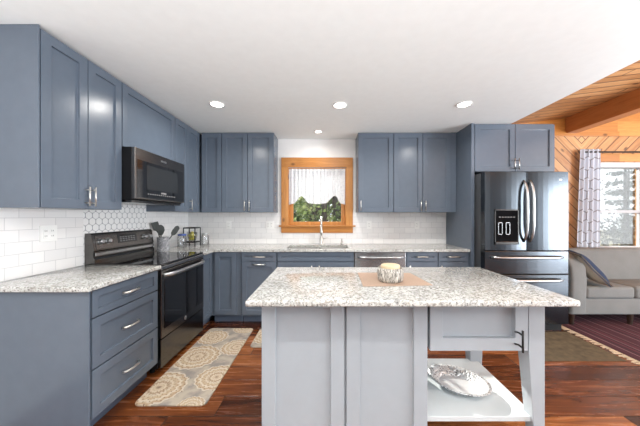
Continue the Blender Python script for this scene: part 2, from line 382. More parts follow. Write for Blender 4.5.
# ------------------------------------------------------------------ mesh helper
def WORLD(o):
    v = Vector((0, 0, 0))
    while o is not None: v += o.location; o = o.parent
    return v
class MB:
    def __init__(s): s.bm = bmesh.new()
    def box(s, a, b):
        x0, x1 = sorted((a[0], b[0])); y0, y1 = sorted((a[1], b[1])); z0, z1 = sorted((a[2], b[2]))
        v = [s.bm.verts.new(p) for p in ((x0,y0,z0),(x1,y0,z0),(x1,y1,z0),(x0,y1,z0),(x0,y0,z1),(x1,y0,z1),(x1,y1,z1),(x0,y1,z1))]
        for f in ((3,2,1,0),(4,5,6,7),(0,1,5,4),(1,2,6,5),(2,3,7,6),(3,0,4,7)): s.bm.faces.new([v[i] for i in f])
        return s
    def hexa(s, P):        # 8 points ordered as in box
        v = [s.bm.verts.new(p) for p in P]
        for f in ((3,2,1,0),(4,5,6,7),(0,1,5,4),(1,2,6,5),(2,3,7,6),(3,0,4,7)): s.bm.faces.new([v[i] for i in f])
        return s
    def poly(s, pts): s.bm.faces.new([s.bm.verts.new(p) for p in pts]); return s
    def prism(s, pts, ext):
        e = Vector(ext); a = [s.bm.verts.new(p) for p in pts]; b = [s.bm.verts.new(Vector(p)+e) for p in pts]
        n = len(pts); s.bm.faces.new(a[::-1]); s.bm.faces.new(b)
        for i in range(n): s.bm.faces.new((a[i], a[(i+1) % n], b[(i+1) % n], b[i]))
        return s
    def tube(s, pts, r, n=10, caps=True):
        pts = [Vector(p) for p in pts]; rs = r if isinstance(r, (list, tuple)) else [r]*len(pts)
        rings = []; up = None
        for i, p in enumerate(pts):
            d = (pts[min(i+1, len(pts)-1)] - pts[max(i-1, 0)]).normalized()
            if up is None: up = d.orthogonal().normalized()
            up = (up - d*up.dot(d)); up = up.normalized() if up.length > 1e-5 else d.orthogonal().normalized()
            q = d.cross(up)
            rings.append([s.bm.verts.new(p + (up*math.cos(2*PI*k/n) + q*math.sin(2*PI*k/n))*rs[i]) for k in range(n)])
        for a, b in zip(rings, rings[1:]):
            for k in range(n): s.bm.faces.new((a[k], a[(k+1) % n], b[(k+1) % n], b[k]))
        if caps: s.bm.faces.new(rings[0][::-1]); s.bm.faces.new(rings[-1])
        return s
    def lathe(s, c, prof, n=28, sx=1.0, sy=1.0, rot=0.0):
        c = Vector(c); rings = []
        for r, z in prof:
            if r < 1e-6: rings.append([s.bm.verts.new(c + Vector((0, 0, z)))])
            else:
                R = []
                for k in range(n):
                    x, y = r*math.cos(2*PI*k/n)*sx, r*math.sin(2*PI*k/n)*sy
                    R.append(s.bm.verts.new(c + Vector((x*math.cos(rot)-y*math.sin(rot), x*math.sin(rot)+y*math.cos(rot), z))))
                rings.append(R)
        for a, b in zip(rings, rings[1:]):
            for k in range(n):
                k2 = (k+1) % n
                if len(a) == 1 and len(b) == 1: continue
                if len(a) == 1: s.bm.faces.new((a[0], b[k2], b[k]))
                elif len(b) == 1: s.bm.faces.new((a[k], a[k2], b[0]))
                else: s.bm.faces.new((a[k], a[k2], b[k2], b[k]))
        return s
    def grid(s, fn, nu, nv, uv=None, thick=None):
        V = [[s.bm.verts.new(fn(i/nu, j/nv)) for j in range(nv+1)] for i in range(nu+1)]
        lay = s.bm.loops.layers.uv.verify() if uv else None
        for i in range(nu):
            for j in range(nv):
                f = s.bm.faces.new((V[i][j], V[i+1][j], V[i+1][j+1], V[i][j+1]))
                if uv:
                    for l, (a, b) in zip(f.loops, ((i, j), (i+1, j), (i+1, j+1), (i, j+1))): l[lay].uv = uv(a/nu, b/nv)
        return s
    def build(s, name, mat, parent=None, bevel=0.0, smooth=False, seg=2, label=None, normals=True, solid=0.0, sub=0):
        if normals: bmesh.ops.recalc_face_normals(s.bm, faces=s.bm.faces[:])
        xs = [v.co for v in s.bm.verts]
        lo = Vector([min(c[i] for c in xs) for i in range(3)]); hi = Vector([max(c[i] for c in xs) for i in range(3)])
        o3 = Vector(((lo.x+hi.x)/2, (lo.y+hi.y)/2, lo.z if parent is None else (lo.z+hi.z)/2))
        for v in s.bm.verts: v.co -= o3
        me = bpy.data.meshes.new(name); s.bm.to_mesh(me); s.bm.free()
        if smooth:
            for p in me.polygons: p.use_smooth = True
        me.materials.append(M[mat] if isinstance(mat, str) else mat)
        o = bpy.data.objects.new(name, me); col.objects.link(o)
        if parent: o.parent = parent; o.location = o3 - WORLD(parent)
        else: o.location = o3
        if solid:
            m = o.modifiers.new('solid', 'SOLIDIFY'); m.thickness = solid; m.offset = 0
        if bevel:
            m = o.modifiers.new('bevel', 'BEVEL'); m.width = bevel; m.segments = seg; m.limit_method = 'ANGLE'; m.angle_limit = math.radians(40)
            if seg >= 3:
                for p in me.polygons: p.use_smooth = True
        if sub:
            m = o.modifiers.new('sub', 'SUBSURF'); m.levels = sub; m.render_levels = sub
        if label: o['label'] = label
        return o

def tag(o, label, cat, group=None):
    o['label'] = label; o['category'] = cat
    if group: o['group'] = group
    return o
def thing(name, label, cat, loc, group=None):
    o = bpy.data.objects.new(name, None); col.objects.link(o); o.location = loc; o.empty_display_size = 0.1
    return tag(o, label, cat, group)
def struct(o, label=None):
    o['kind'] = 'structure'
    if label: o['label'] = label
    return o

YB, XL = 3.82, -2.0
def mleft(u, n, z): return Vector((XL+n, u, z))
def mback(u, n, z): return Vector((u, YB-n, z))
def misl(u, n, z): return Vector((u, 2.05-n, z))
def bx(b, mp, u0, u1, n0, n1, z0, z1): return b.box(mp(u0, n0, z0), mp(u1, n1, z1))

def shaker(name, parent, mp, u0, u1, z0, z1, n0, mat='blue', fr=0.06, th=0.02, rec=0.014, g=0.003, frt=None, label=None):
    u0 += g; u1 -= g; z0 += g; z1 -= g
    b = MB(); bm = b.bm; n1 = n0+th; ft = frt if frt is not None else fr
    def R(a0, a1, c0, c1, n): return [bm.verts.new(mp(u, n, z)) for u, z in ((a0, c0), (a1, c0), (a1, c1), (a0, c1))]
    A = R(u0, u1, z0, z1, n0); B = R(u0, u1, z0, z1, n1)
    Ci = R(u0+fr, u1-fr, z0+fr, z1-ft, n1); D = R(u0+fr+.002, u1-fr-.002, z0+fr+.002, z1-ft-.002, n1-rec)
    for p, q in ((A, B), (B, Ci), (Ci, D)):
        for i in range(4): bm.faces.new((p[i], p[(i+1) % 4], q[(i+1) % 4], q[i]))
    bm.faces.new(D); bm.faces.new(A)
    return b.build(name, mat, parent, bevel=0.0015, label=label)

def pull_v(parent, mp, u, z0, z1, n, mat='nickel', name='handle', r=0.0055):
    b = MB(); off = 0.034
    b.tube([mp(u, n+off, z0), mp(u, n+off, z1)], r)
    for z in (z0+0.022, z1-0.022): b.tube([mp(u, n, z), mp(u, n+off, z)], r*0.85, 8)
    return b.build(name, mat, parent, smooth=True)
def pull_h(parent, mp, uc, z, n, L=0.145, mat='nickel', name='handle'):
    b = MB(); pts = []; rs = []
    for i in range(13):
        t = i/12; s_ = abs(2*t-1)
        pts.append(mp(uc+(t-0.5)*L, n+0.032*(1-s_**4)+0.001, z+0.004*(1-s_**2))); rs.append(0.0088-0.002*(1-s_**2))
    b.tube(pts, rs, 8)
    return b.build(name, mat, parent, smooth=True)

# ------------------------------------------------------------------ the setting
XC = 2.255                        # where the drywall ceiling stops
struct(MB().box((-2.15, -2.6, -0.12), (7.2, YB+0.15, 0)).build('floor', 'floor'))
struct(MB().box((-2.15, -2.6, 2.438), (XC, YB+0.15, 2.72)).build('ceiling', 'ceiling'))
SL = 0.115
def zc(x): return 2.60+(x-XC)*SL
struct(MB().hexa([(XC, -2.6, zc(XC)), (7.2, -2.6, zc(7.2)), (7.2, YB+.15, zc(7.2)), (XC, YB+.15, zc(XC)),
                  (XC, -2.6, zc(XC)+.12), (7.2, -2.6, zc(7.2)+.12), (7.2, YB+.15, zc(7.2)+.12), (XC, YB+.15, zc(XC)+.12)]).build('ceiling_living', 'pine_ceiling'))
struct(MB().box((-2.15, -2.6, 0), (XL, YB+.15, 2.438)).build('wall_left', 'wall'))
W1 = (-0.54, 0.31, 1.17, 2.02)    # opening over the sink
b = MB(); y0, y1 = YB, YB+.15; XW = 2.5
b.box((XL, y0, 0), (W1[0], y1, 2.438)); b.box((W1[1], y0, 0), (XW, y1, 2.438))
b.box((W1[0], y0, 0), (W1[1], y1, W1[2])); b.box((W1[0], y0, W1[3]), (W1[1], y1, 2.438))
struct(b.build('wall_back', 'wall'))
W2 = (3.88, 5.45, 0.82, 2.10)
b = MB()
b.box((XW, y0, 0), (W2[0], y1, 2.508)); b.box((W2[1], y0, 0), (7.2, y1, 2.508))
b.box((W2[0], y0, 0), (W2[1], y1, W2[2])); b.box((W2[0], y0, W2[3]), (W2[1], y1, 2.508))
struct(b.build('wall_living', 'pine_wall'))
b = MB(); b.prism([(XW, y0, 2.508), (7.2, y0, 2.508), (7.2, y0, zc(7.2)), (XW, y0, zc(XW))], (0, .15, 0))
struct(b.build('wall_gable', 'pine_h'))
struct(MB().box((2.6, YB-.022, 2.48), (7.2, YB, 2.545)).build('trim_1', 'pine_h', bevel=.004))
struct(MB().box((-2.15, -2.75, 0), (2.6, -2.6, 2.44)).build('added_wall_kitchen', 'slate'))  # unseen wall added to cut the light on the island front
struct(MB().box((4.3, -2.75, 0), (6.3, -2.6, 3.0)).build('added_wall_rear', 'slate'))  # unseen wall section added to darken the refrigerator's reflection
struct(MB().box((3.5, -2.6, 2.52), (3.65, YB, zc(3.5)+.02)).build('trim_2', 'beam', bevel=.006), 'stained timber ceiling beam')
struct(MB().box((XC, -2.6, 2.44), (XC+.012, YB, 2.598)).build('trim_3', 'pine_h', bevel=.003))
# backsplash slabs
T = .008
b = MB(); b.box((XL, YB-T, .915), (-.60, YB, 1.369)); b.box((.37, YB-T, .915), (1.758, YB, 1.369)); b.box((-.60, YB-T, .915), (.37, YB, 1.10))
struct(b.build('wall_back_backsplash', 'tile_x'), 'white subway tile backsplash')
b = MB(); b.box((XL, 1.5, .915), (XL+T, 2.16, 1.369)); b.box((XL, 2.93, .915), (XL+T, YB-T, 1.369))
struct(b.build('wall_left_backsplash', 'tile_y'), 'white subway tile backsplash')
struct(MB().box((XL, 2.16, .90), (XL+T, 2.93, 1.47)).build('wall_left_mosaic', 'lantern'), 'white lantern mosaic behind the range')

# window over the sink
def wbox(name, parent, mat, *boxes, **k):
    b = MB()
    for a, c in boxes: b.box(a, c)
    return b.build(name, mat, parent, **k)
wn = bpy.data.objects.new('window_1', None); col.objects.link(wn); wn.location = (-.115, YB, 1.1); struct(wn, 'honey pine window above the sink')
yo = YB-.024
wbox('side_casing', wn, 'pine_v', ((-.635, yo, 1.17), (-.535, YB, 2.03)), ((.305, yo, 1.17), (.405, YB, 2.03)), bevel=.003)
wbox('head_casing', wn, 'pine_h', ((-.635, yo-.002, 2.025), (.405, YB, 2.168)), bevel=.003)
wbox('apron', wn, 'pine_h', ((-.635, yo, 1.075), (.405, YB, 1.165)), bevel=.003)
wbox('sill', wn, 'pine_h', ((-.665, YB-.055, 1.165), (.44, YB+.14, 1.185)), bevel=.004)
wbox('jamb', wn, 'pine_v', ((W1[0], YB, 1.185), (W1[0]+.015, YB+.15, 2.02)), ((W1[1]-.015, YB, 1.185), (W1[1], YB+.15, 2.02)), ((W1[0], YB, 2.005), (W1[1], YB+.15, 2.02)))
wbox('sash', wn, 'pine_v', ((-.525, YB+.06, 1.185), (-.47, YB+.10, 2.005)), ((.24, YB+.06, 1.185), (.295, YB+.10, 2.005)), ((-.47, YB+.06, 1.185), (.24, YB+.10, 1.235)), ((-.47, YB+.06, 1.955), (.24, YB+.10, 2.005)), bevel=.003)
wbox('pane', wn, 'pane', ((-.47, YB+.078, 1.235), (.24, YB+.082, 1.955)))
# living room window
wn = bpy.data.objects.new('window_2', None); col.objects.link(wn); wn.location = (4.6, YB, .82); struct(wn, 'double hung window behind the sofa')
wbox('head_casing', wn, 'pine_h', ((3.77, yo, 2.11), (5.55, YB, 2.225)), bevel=.003)
wbox('side_casing', wn, 'pine_v', ((3.77, yo, .74), (3.875, YB, 2.11)), ((5.45, yo, .74), (5.55, YB, 2.11)), bevel=.003)
wbox('sill', wn, 'pine_h', ((3.74, YB-.06, .80), (5.58, YB+.1, .825)), bevel=.004)
wbox('frame', wn, 'window_white', ((3.88, YB-.004, 2.03), (5.45, YB+.12, 2.10)), ((3.88, YB-.004, .825), (3.945, YB+.12, 2.03)), ((5.4, YB-.004, .825), (5.45, YB+.12, 2.03)), ((3.945, YB+.02, .825), (5.4, YB+.12, .87)))
wbox('mullion', wn, 'pine_v', ((4.665, YB-.03, .825), (4.80, YB+.12, 2.03)), bevel=.003)
wbox('meeting_rail', wn, 'window_white', ((3.945, YB+.03, 1.365), (4.665, YB+.09, 1.405)), ((4.80, YB+.03, 1.365), (5.4, YB+.09, 1.405)))
wbox('sash', wn, 'window_white', ((3.945, YB+.04, .87), (3.965, YB+.08, 2.03)), ((4.635, YB+.04, .87), (4.665, YB+.08, 2.03)))
wbox('pane', wn, 'pane', ((3.945, YB+.058, .87), (4.665, YB+.062, 2.03)), ((4.80, YB+.058, .87), (5.4, YB+.062, 2.03)))

# ------------------------------------------------------------------ wall cabinets
ZU0, ZU1 = 1.369, 2.436
def upper(name, label, mp, u0, u1, z0, doors, depth=.33, handles=(), z1=ZU1, mat='blue', end=None, n_in=.009):
    c = (mp(u0, n_in, z0)+mp(u1, depth, z0))/2
    t = thing(name, label, 'cabinet', c, 'wall cabinets' if name == 'wall_cabinet' else None)
    b = MB(); bx(b, mp, u0, u1, n_in, depth-.025, z0, z1)
    b.build('body', mat, t, bevel=.0015)
    if end: bx(MB(), mp, end[0], end[1], n_in, end[2], z0, z1).build('end_panel', mat, t, bevel=.0015)
    ds = []
    for a, c2 in doors: ds.append(shaker('door', t, mp, a, c2, z0, z1-.012, depth-.021, mat))
    for di, u in handles: pull_v(ds[di], mp, u, z0+.02, z0+.155, depth-.001)
    return t
upper('wall_cabinet', 'blue wall cabinet with two doors nearest the camera, left of the microwave', mleft, 1.5325, 2.153, ZU0, ((1.536, 1.845), (1.845, 2.153)), handles=((0, 1.822), (1, 1.868)), end=(1.523, 1.532, .333), depth=.333)
upper('wall_cabinet', 'short wide blue wall cabinet directly above the microwave', mleft, 2.155, 2.915, 1.895, ((2.157, 2.913),), depth=.333)
t = upper('wall_cabinet', 'narrow blue wall cabinet right of the microwave reaching into the room corner', mleft, 2.917, YB-.009, ZU0, ((2.917, 3.19), (3.19, 3.485)), handles=((1, 3.225),), depth=.333)
upper('wall_cabinet', 'blue single door wall cabinet in the corner of the back wall', mback, -1.65, -1.379, ZU0, ((-1.648, -1.379),))
upper('wall_cabinet', 'blue two door wall cabinet just left of the pine window', mback, -1.377, -.685, ZU0, ((-1.377, -1.034), (-1.034, -.686)), handles=((0, -1.066), (1, -1.002)))
upper('wall_cabinet', 'blue single door wall cabinet just right of the pine window', mback, .444, .914, ZU0, ((.444, .914),), handles=((0, .476),))
t = upper('wall_cabinet', 'blue two door wall cabinet between single door cabinet and refrigerator panel', mback, .916, 1.757, ZU0, ((.916, 1.303), (1.303, 1.68)), handles=((0, 1.272), (1, 1.334)))
bx(MB(), mback, 1.683, 1.755, .304, .318, ZU0, ZU1).build('filler_strip', 'blue', t)
# over refrigerator
t = upper('refrigerator_cabinet', 'shallow blue two door cabinet above the refrigerator', mback, 1.799, 2.765, 1.853, ((1.802, 2.288), (2.288, 2.765)), depth=.67, handles=((0, 2.262), (1, 2.314)))
t = thing('refrigerator_surround', 'tall blue end panel standing left of the refrigerator', 'end panel', (1.778, YB-.34, 0))
b = MB(); bx(b, mback, 1.76, 1.797, .01, .67, 0, ZU1); b.build('panel', 'blue', t, bevel=.002)

# ------------------------------------------------------------------ base cabinets
NB = .608
def base(label, mp, u0, u1, fronts, uin=None, kick=True, body_top=.884, fronts_mp=None, name='base_cabinet'):
    c = (mp(u0, .01, 0)+mp(u1, NB, 0))/2
    t = thing(name, label, 'cabinet', c, 'base cabinets')
    bx(MB(), mp, u0, u1, .01, NB, .10, body_top).build('body', 'blue', t, bevel=.0015)
    bx(MB(), mp, u0+.002, u1-.002, .02, NB-.07, 0, .10).build('toe_kick', 'toe', t)
    for kind, a, c2, z0, z1, h in fronts:
        d = shaker('drawer' if kind != 'door' else 'door', t, mp, a, c2, z0, z1, NB+.002, 'blue', fr=.055 if z1-z0 > .2 else .042)
        if h == 'h': pull_h(d, mp, (a+c2)/2, (z0+z1)/2, NB+.022)
        elif h == 'top': pull_h(d, mp, (a+c2)/2, z1-.03, NB+.022)
        elif isinstance(h, float): pull_v(d, mp, h, z1-.17, z1-.04, NB+.022)
    return t
t = base('blue three drawer base cabinet left of the range', mleft, 1.5325, 2.15, (('drawer', 1.541, 2.148, .715, .878, 'h'), ('drawer', 1.541, 2.148, .41, .712, 'h'), ('drawer', 1.541, 2.148, .115, .407, 'h')))
bx(MB(), mleft, 1.522, 1.532, .01, .628, 0, .884).build('end_panel', 'blue', t, bevel=.0015)
base('narrow blue base cabinet return right of the range in the corner', mleft, 2.94, YB-.012, (('door', 2.945, 3.185, .115, .878, None),))
base('blue single door base cabinet in the back corner', mback, -1.385, -1.022, (('door', -1.345, -1.08, .115, .878, None),))
base('blue base cabinet with one drawer over a pull out front, left of the sink', mback, -1.02, -.587, (('drawer', -1.015, -.59, .765, .878, 'h'), ('door', -1.015, -.59, .115, .76, 'top')))
t = base('wide blue sink base cabinet with a false front below the faucet', mback, -.585, .353, (('drawer', -.58, .35, .765, .878, None), ('door', -.58, -.115, .115, .76, -.16), ('door', -.115, .35, .115, .76, -.07)), body_top=.66)
bx(MB(), mback, -.585, .353, NB-.02, NB, .66, .884).build('front_rail', 'blue', t)
base('blue drawer base cabinet directly right of the dishwasher', mback, .992, 1.376, (('drawer', .995, 1.374, .765, .878, 'h'), ('door', .995, 1.374, .115, .76, 1.03)))
base('blue drawer base cabinet beside the tall refrigerator panel', mback, 1.378, 1.757, (('drawer', 1.38, 1.752, .765, .878, 'h'), ('door', 1.38, 1.752, .115, .76, 1.41)))

# dishwasher
t = thing('dishwasher', 'stainless dishwasher under the back counter right of the sink', 'dishwasher', (.673, 3.5, 0))
bx(MB(), mback, .358, .988, .02, .60, .10, .882).build('body', 'black', t)
bx(MB(), mback, .37, .976, .03, .54, 0, .10).build('toe_kick', 'black', t)
d = bx(MB(), mback, .362, .984, .602, .632, .115, .878).build('door', 'range_trim', t, bevel=.004)
b = MB(); b.tube([mback(.40+.546*i/12, .633+.045*(1-abs(2*i/12-1)**6), .818) for i in range(13)], .013, 10); b.build('handle', 'steel', d, smooth=True)

# ------------------------------------------------------------------ worktops
CT, CB = .915, .885
b = MB(); bx(b, mleft, 1.488, 2.156, .009, .655, CB, CT)
o = b.build('countertop', 'granite', bevel=.006, seg=3); tag(o, 'speckled pale granite countertop left of the range', 'countertop', 'countertops')
S0, S1, SN0, SN1 = -.485, .30, .175, .56
b = MB()
pts = [(XL+.009, YB-.009), (XL+.009, 2.934), (XL+.655, 2.934), (XL+.655, YB-.65), (S0, YB-.65), (S0, YB-.009)]
b.prism([(x, y, CB) for x, y in pts], (0, 0, CT-CB))
b.prism([(x, y, CB) for x, y in ((S1, YB-.65), (1.757, YB-.65), (1.757, YB-.009), (S1, YB-.009))], (0, 0, CT-CB))
b.box((S0, YB-SN0, CB), (S1, YB-.009, CT)); b.box((S0, YB-.65, CB), (S1, YB-SN1, CT))
o = b.build('countertop', 'granite', bevel=.0); tag(o, 'long speckled granite countertop along the back wall around the sink', 'countertop', 'countertops')

# sink
t = thing('sink', 'stainless double bowl sink set under the back counter', 'sink', (-.09, YB-.37, .69))
def basin(u0, u1):
    b = MB(); z0, z1 = .70, .883; w_ = .006
    A = [(u0, YB-SN1), (u1, YB-SN1), (u1, YB-SN0), (u0, YB-SN0)]
    bm = b.bm
    R = lambda s_, z: [bm.verts.new((x+(s_ if x == u0 else -s_), y+(s_ if y == YB-SN1 else -s_), z)) for x, y in A]
    q = [R(0, z0), R(0, z1), R(w_, z1), R(w_+.01, z0+w_)]
    for p, r in zip(q, q[1:]):
        for i in range(4): bm.faces.new((p[i], p[(i+1) % 4], r[(i+1) % 4], r[i]))
    bm.faces.new(q[0]); bm.faces.new(q[-1])
    o = b.build('basin', 'sink_steel', t, bevel=.003)
    MB().lathe(((u0+u1)/2, YB-.36, z0+w_), [(0, .001), (.03, .001), (.04, .004), (.043, 0)], 20).build('drain', 'steel', o, smooth=True)
basin(S0+.002, -.10); basin(-.085, S1-.002)
# faucet
fx, fy = -.05, YB-.10
t = thing('faucet', 'tall brushed nickel gooseneck faucet behind the sink', 'faucet', (fx, fy, CT))
MB().lathe((fx, fy, CT), [(0, 0), (.028, 0), (.028, .008), (.024, .012), (.024, .12), (.019, .126), (0, .126)], 20).build('base', 'nickel', t, smooth=True)
b = MB(); pts = [(fx, fy, CT+.12), (fx, fy, CT+.30)]
for i in range(1, 13):
    a = PI*i/12; pts.append((fx, fy-.085+.085*math.cos(a), CT+.30+.085*math.sin(a)))
pts.append((fx, fy-.17, CT+.27)); b.tube(pts, .0135, 12); b.build('spout', 'nickel', t, smooth=True)
MB().tube([(fx, fy-.17, CT+.28), (fx, fy-.17, CT+.18), (fx, fy-.17, CT+.165)], [.016, .018, .015], 14).build('spray_head', 'nickel', t, smooth=True)
MB().tube([(fx+.02, fy, CT+.085), (fx+.05, fy, CT+.087), (fx+.10, fy-.01, CT+.10)], [.012, .009, .006], 10).build('lever', 'nickel', t, smooth=True)
t = thing('soap_dispenser', 'small nickel soap dispenser right of the faucet', 'soap dispenser', (.24, fy, CT))
MB().lathe((.24, fy, CT), [(0, 0), (.02, 0), (.02, .03), (.012, .035), (.012, .055), (0, .055)], 16).build('base', 'nickel', t, smooth=True)
MB().tube([(.24, fy, CT+.05), (.24, fy, CT+.075), (.24, fy-.02, CT+.082), (.24, fy-.07, CT+.074)], [.008, .01, .008, .005], 10).build('spout', 'nickel', t, smooth=True)

# ------------------------------------------------------------------ range
R0, R1 = 2.166, 2.926
t = thing('range', 'black stainless electric range between the blue base cabinets', 'range', (-1.68, 2.546, 0))
bx(MB(), mleft, R0, R1, .02, .615, .05, .90).build('body', 'black', t)
for u in (R0+.05, R1-.05):
    for n in (.08, .54): MB().lathe(mleft(u, n, 0), [(0, 0), (.02, 0), (.016, .05), (0, .05)], 12).build('foot', 'black', t)
bx(MB(), mleft, R0, R1, .095, .64, .90, .92).build('cooktop', 'black_gloss', t, bevel=.003)
bx(MB(), mleft, R0, R1, .618, .648, .872, .900).build('front_trim', 'range_trim', t, bevel=.003)
# burner rings printed on the glass
cook = bpy.data.objects['cooktop'] if 'cooktop' in bpy.data.objects else None
for u, n, r in ((2.36, .25, .075), (2.36, .47, .095), (2.73, .25, .09), (2.73, .47, .075)):
    c = mleft(u, n, .9204); k = 36; b = MB()
    for i in range(k):
        a0, a1 = 2*PI*i/k, 2*PI*(i+1)/k
        b.poly([c+Vector((math.cos(a)*q, math.sin(a)*q, 0)) for a, q in ((a0, r), (a1, r), (a1, r-.004), (a0, r-.004))])
    b.build('burner_mark', 'display', cook)
# backguard
bg_ = MB(); prof = [(.012, .90), (.095, .90), (.095, .955), (.083, .975), (.083, 1.02), (.088, 1.03), (.066, 1.165), (.055, 1.175), (.012, 1.175)]
bg_.prism([mleft(R0, n, z) for n, z in prof], (0, R1-R0, 0))
back = bg_.build('backguard', 'range_steel', t, bevel=.002)
def slant(z, e=0.0): return .088-(z-1.03)*(.022/.135)+e
def panel_on(u0, u1, z0, z1, e, mat, nm, par):
    b = MB(); b.hexa([mleft(u0, slant(z0, 0), z0), mleft(u0, slant(z0, e), z0), mleft(u1, slant(z0, e), z0), mleft(u1, slant(z0, 0), z0),
                      mleft(u0, slant(z1, 0), z1), mleft(u0, slant(z1, e), z1), mleft(u1, slant(z1, e), z1), mleft(u1, slant(z1, 0), z1)])
    return b.build(nm, mat, par, bevel=.001)
cp = panel_on(R0+.03, R1-.03, 1.04, 1.155, .003, 'mw_steel', 'control_panel', back)
disp = panel_on(2.43, 2.67, 1.07, 1.145, .005, 'black_gloss', 'display', back)
b = MB()
for i in range(6):
    for j in range(3):
        u = 2.452+i*.034; z = 1.083+j*.018
        b.hexa([mleft(uu, slant(zz, ee), zz) for zz in (z, z+.008) for uu, ee in ((u, .004), (u, .006), (u+.022, .006), (u+.022, .004))])
b.build('button_marks', 'mark', back)
for u in (2.235, 2.315, 2.775, 2.855):
    z = 1.10; c = mleft(u, slant(z, .003), z); d = Vector((.987, 0, .16))
    MB().tube([c, c+d*.008, c+d*.008, c+d*.030, c+d*.034], [.026, .026, .021, .019, .015], 18).build('knob', 'steel', back)
bx(MB(), mleft, R0+.01, R1-.01, .09, .1, .985, 1.012).build('vent_trim', 'range_trim', back, bevel=.002)
# oven door
od = bx(MB(), mleft, R0+.003, R1-.003, .617, .645, .30, .862).build('oven_door', 'mw_steel', t, bevel=.003)
bx(MB(), mleft, R0+.045, R1-.03, .645, .648, .37, .785).build('oven_window', 'black_gloss', od, bevel=.001)
b = MB(); b.tube([mleft(R0+.035+.69*i/14, .645+.05*(1-abs(2*i/14-1)**8), .825) for i in range(15)], .017, 12); b.build('handle', 'steel', od, smooth=True)
dr = bx(MB(), mleft, R0+.003, R1-.003, .617, .643, .055, .292).build('storage_drawer', 'range_steel', t, bevel=.003)
MB().tube([mleft(2.546, .645, .333), mleft(2.546, .648, .333)], [.02, .017], 20).build('badge', 'steel', od, label='small silver badge')

# microwave
m0, m1, mz0, mz1 = 2.158, 2.912, 1.455, 1.892
t = thing('microwave', 'bronze stainless over-the-range microwave hung under a blue wall cabinet', 'microwave', (-1.78, 2.535, mz0))
bx(MB(), mleft, m0, m1, .012, .405, mz0, mz1).build('body', 'black', t, bevel=.002)
bx(MB(), mleft, m0+.01, m1-.01, .03, .40, mz0-.022, mz0).build('vent_base', 'range_steel', t, bevel=.002)
md = bx(MB(), mleft, m0, m1, .406, .436, mz0+.01, mz1).build('door', 'mw_steel', t, bevel=.004)
bx(MB(), mleft, m0+.022, m1-.025, .436, .4385, mz0+.025, mz1-.095).build('glass_front', 'black_gloss', md, bevel=.001)
bx(MB(), mleft, m0+.14, m1-.14, .4385, .44, mz0+.10, mz1-.125).build('view_window', 'display', md)
b = MB()
for i in range(14): bx(b, mleft, m0+.15+i*.031, m0+.167+i*.031, .4385, .4398, mz0+.055, mz0+.064)
bx(b, mleft, m0+.34, m0+.42, .4385, .4398, mz0+.072, mz0+.088)
b.build('control_marks', 'mark', md)
b = MB()
bx(b, mleft, 2.50, 2.58, .436, .438, mz1-.058, mz1-.042); b.build('badge', 'steel', md, label='small silver badge')

# ------------------------------------------------------------------ refrigerator
fx0, fx1, FN = 1.802, 2.746, .87
t = thing('refrigerator', 'dark stainless french door refrigerator under the shallow cabinet', 'refrigerator', (2.274, 3.4, 0))
bx(MB(), mback, fx0+.006, fx1-.006, .04, .775, .03, 1.815).build('body', 'fridge_side', t, bevel=.004)
bx(MB(), mback, fx0+.02, fx1-.02, .70, .80, .0, .09).build('base_grille', 'black', t)
fm = (fx0+fx1)/2
def fdoor(u0, u1, z0, z1, nm):
    b = MB(); k = 8; P = []
    for i in range(k+1):
        f = i/k; P.append((u0+(u1-u0)*f, FN-.004+.010*(1-(2*f-1)**2)))
    b.prism([mback(u0, .785, z0)]+[mback(u, n, z0) for u, n in P]+[mback(u1, .785, z0)], (0, 0, z1-z0))
    return b.build(nm, 'fridge', t, bevel=.004, seg=2)
dl = fdoor(fx0, fm-.002, .932, 1.82, 'door'); drt = fdoor(fm+.002, fx1, .932, 1.82, 'door')
b1 = fdoor(fx0, fx1, .668, .922, 'drawer'); b2 = fdoor(fx0, fx1, .10, .658, 'drawer')
def fhandle(u, par, sgn):
    b = MB(); pts = []; rs = []
    for i in range(17):
        f = i/16; s_ = abs(2*f-1); pts.append(mback(u+sgn*.012*(1-s_**2), FN-.004+.058*(1-s_**5), 1.03+.69*f)); rs.append(.0125+.004*(1-s_))
    b.tube(pts, rs, 12); b.build('handle', 'steel', par, smooth=True)
fhandle(fm-.036, dl, 0); fhandle(fm+.034, drt, 0)
for z, par in ((.855, b1), (.60, b2)):
    b = MB(); b.tube([mback(fx0+.07+(fx1-fx0-.14)*i/16, FN-.002+.052*(1-abs(2*i/16-1)**10), z) for i in range(17)], .0145, 12); b.build('handle', 'steel', par, smooth=True)
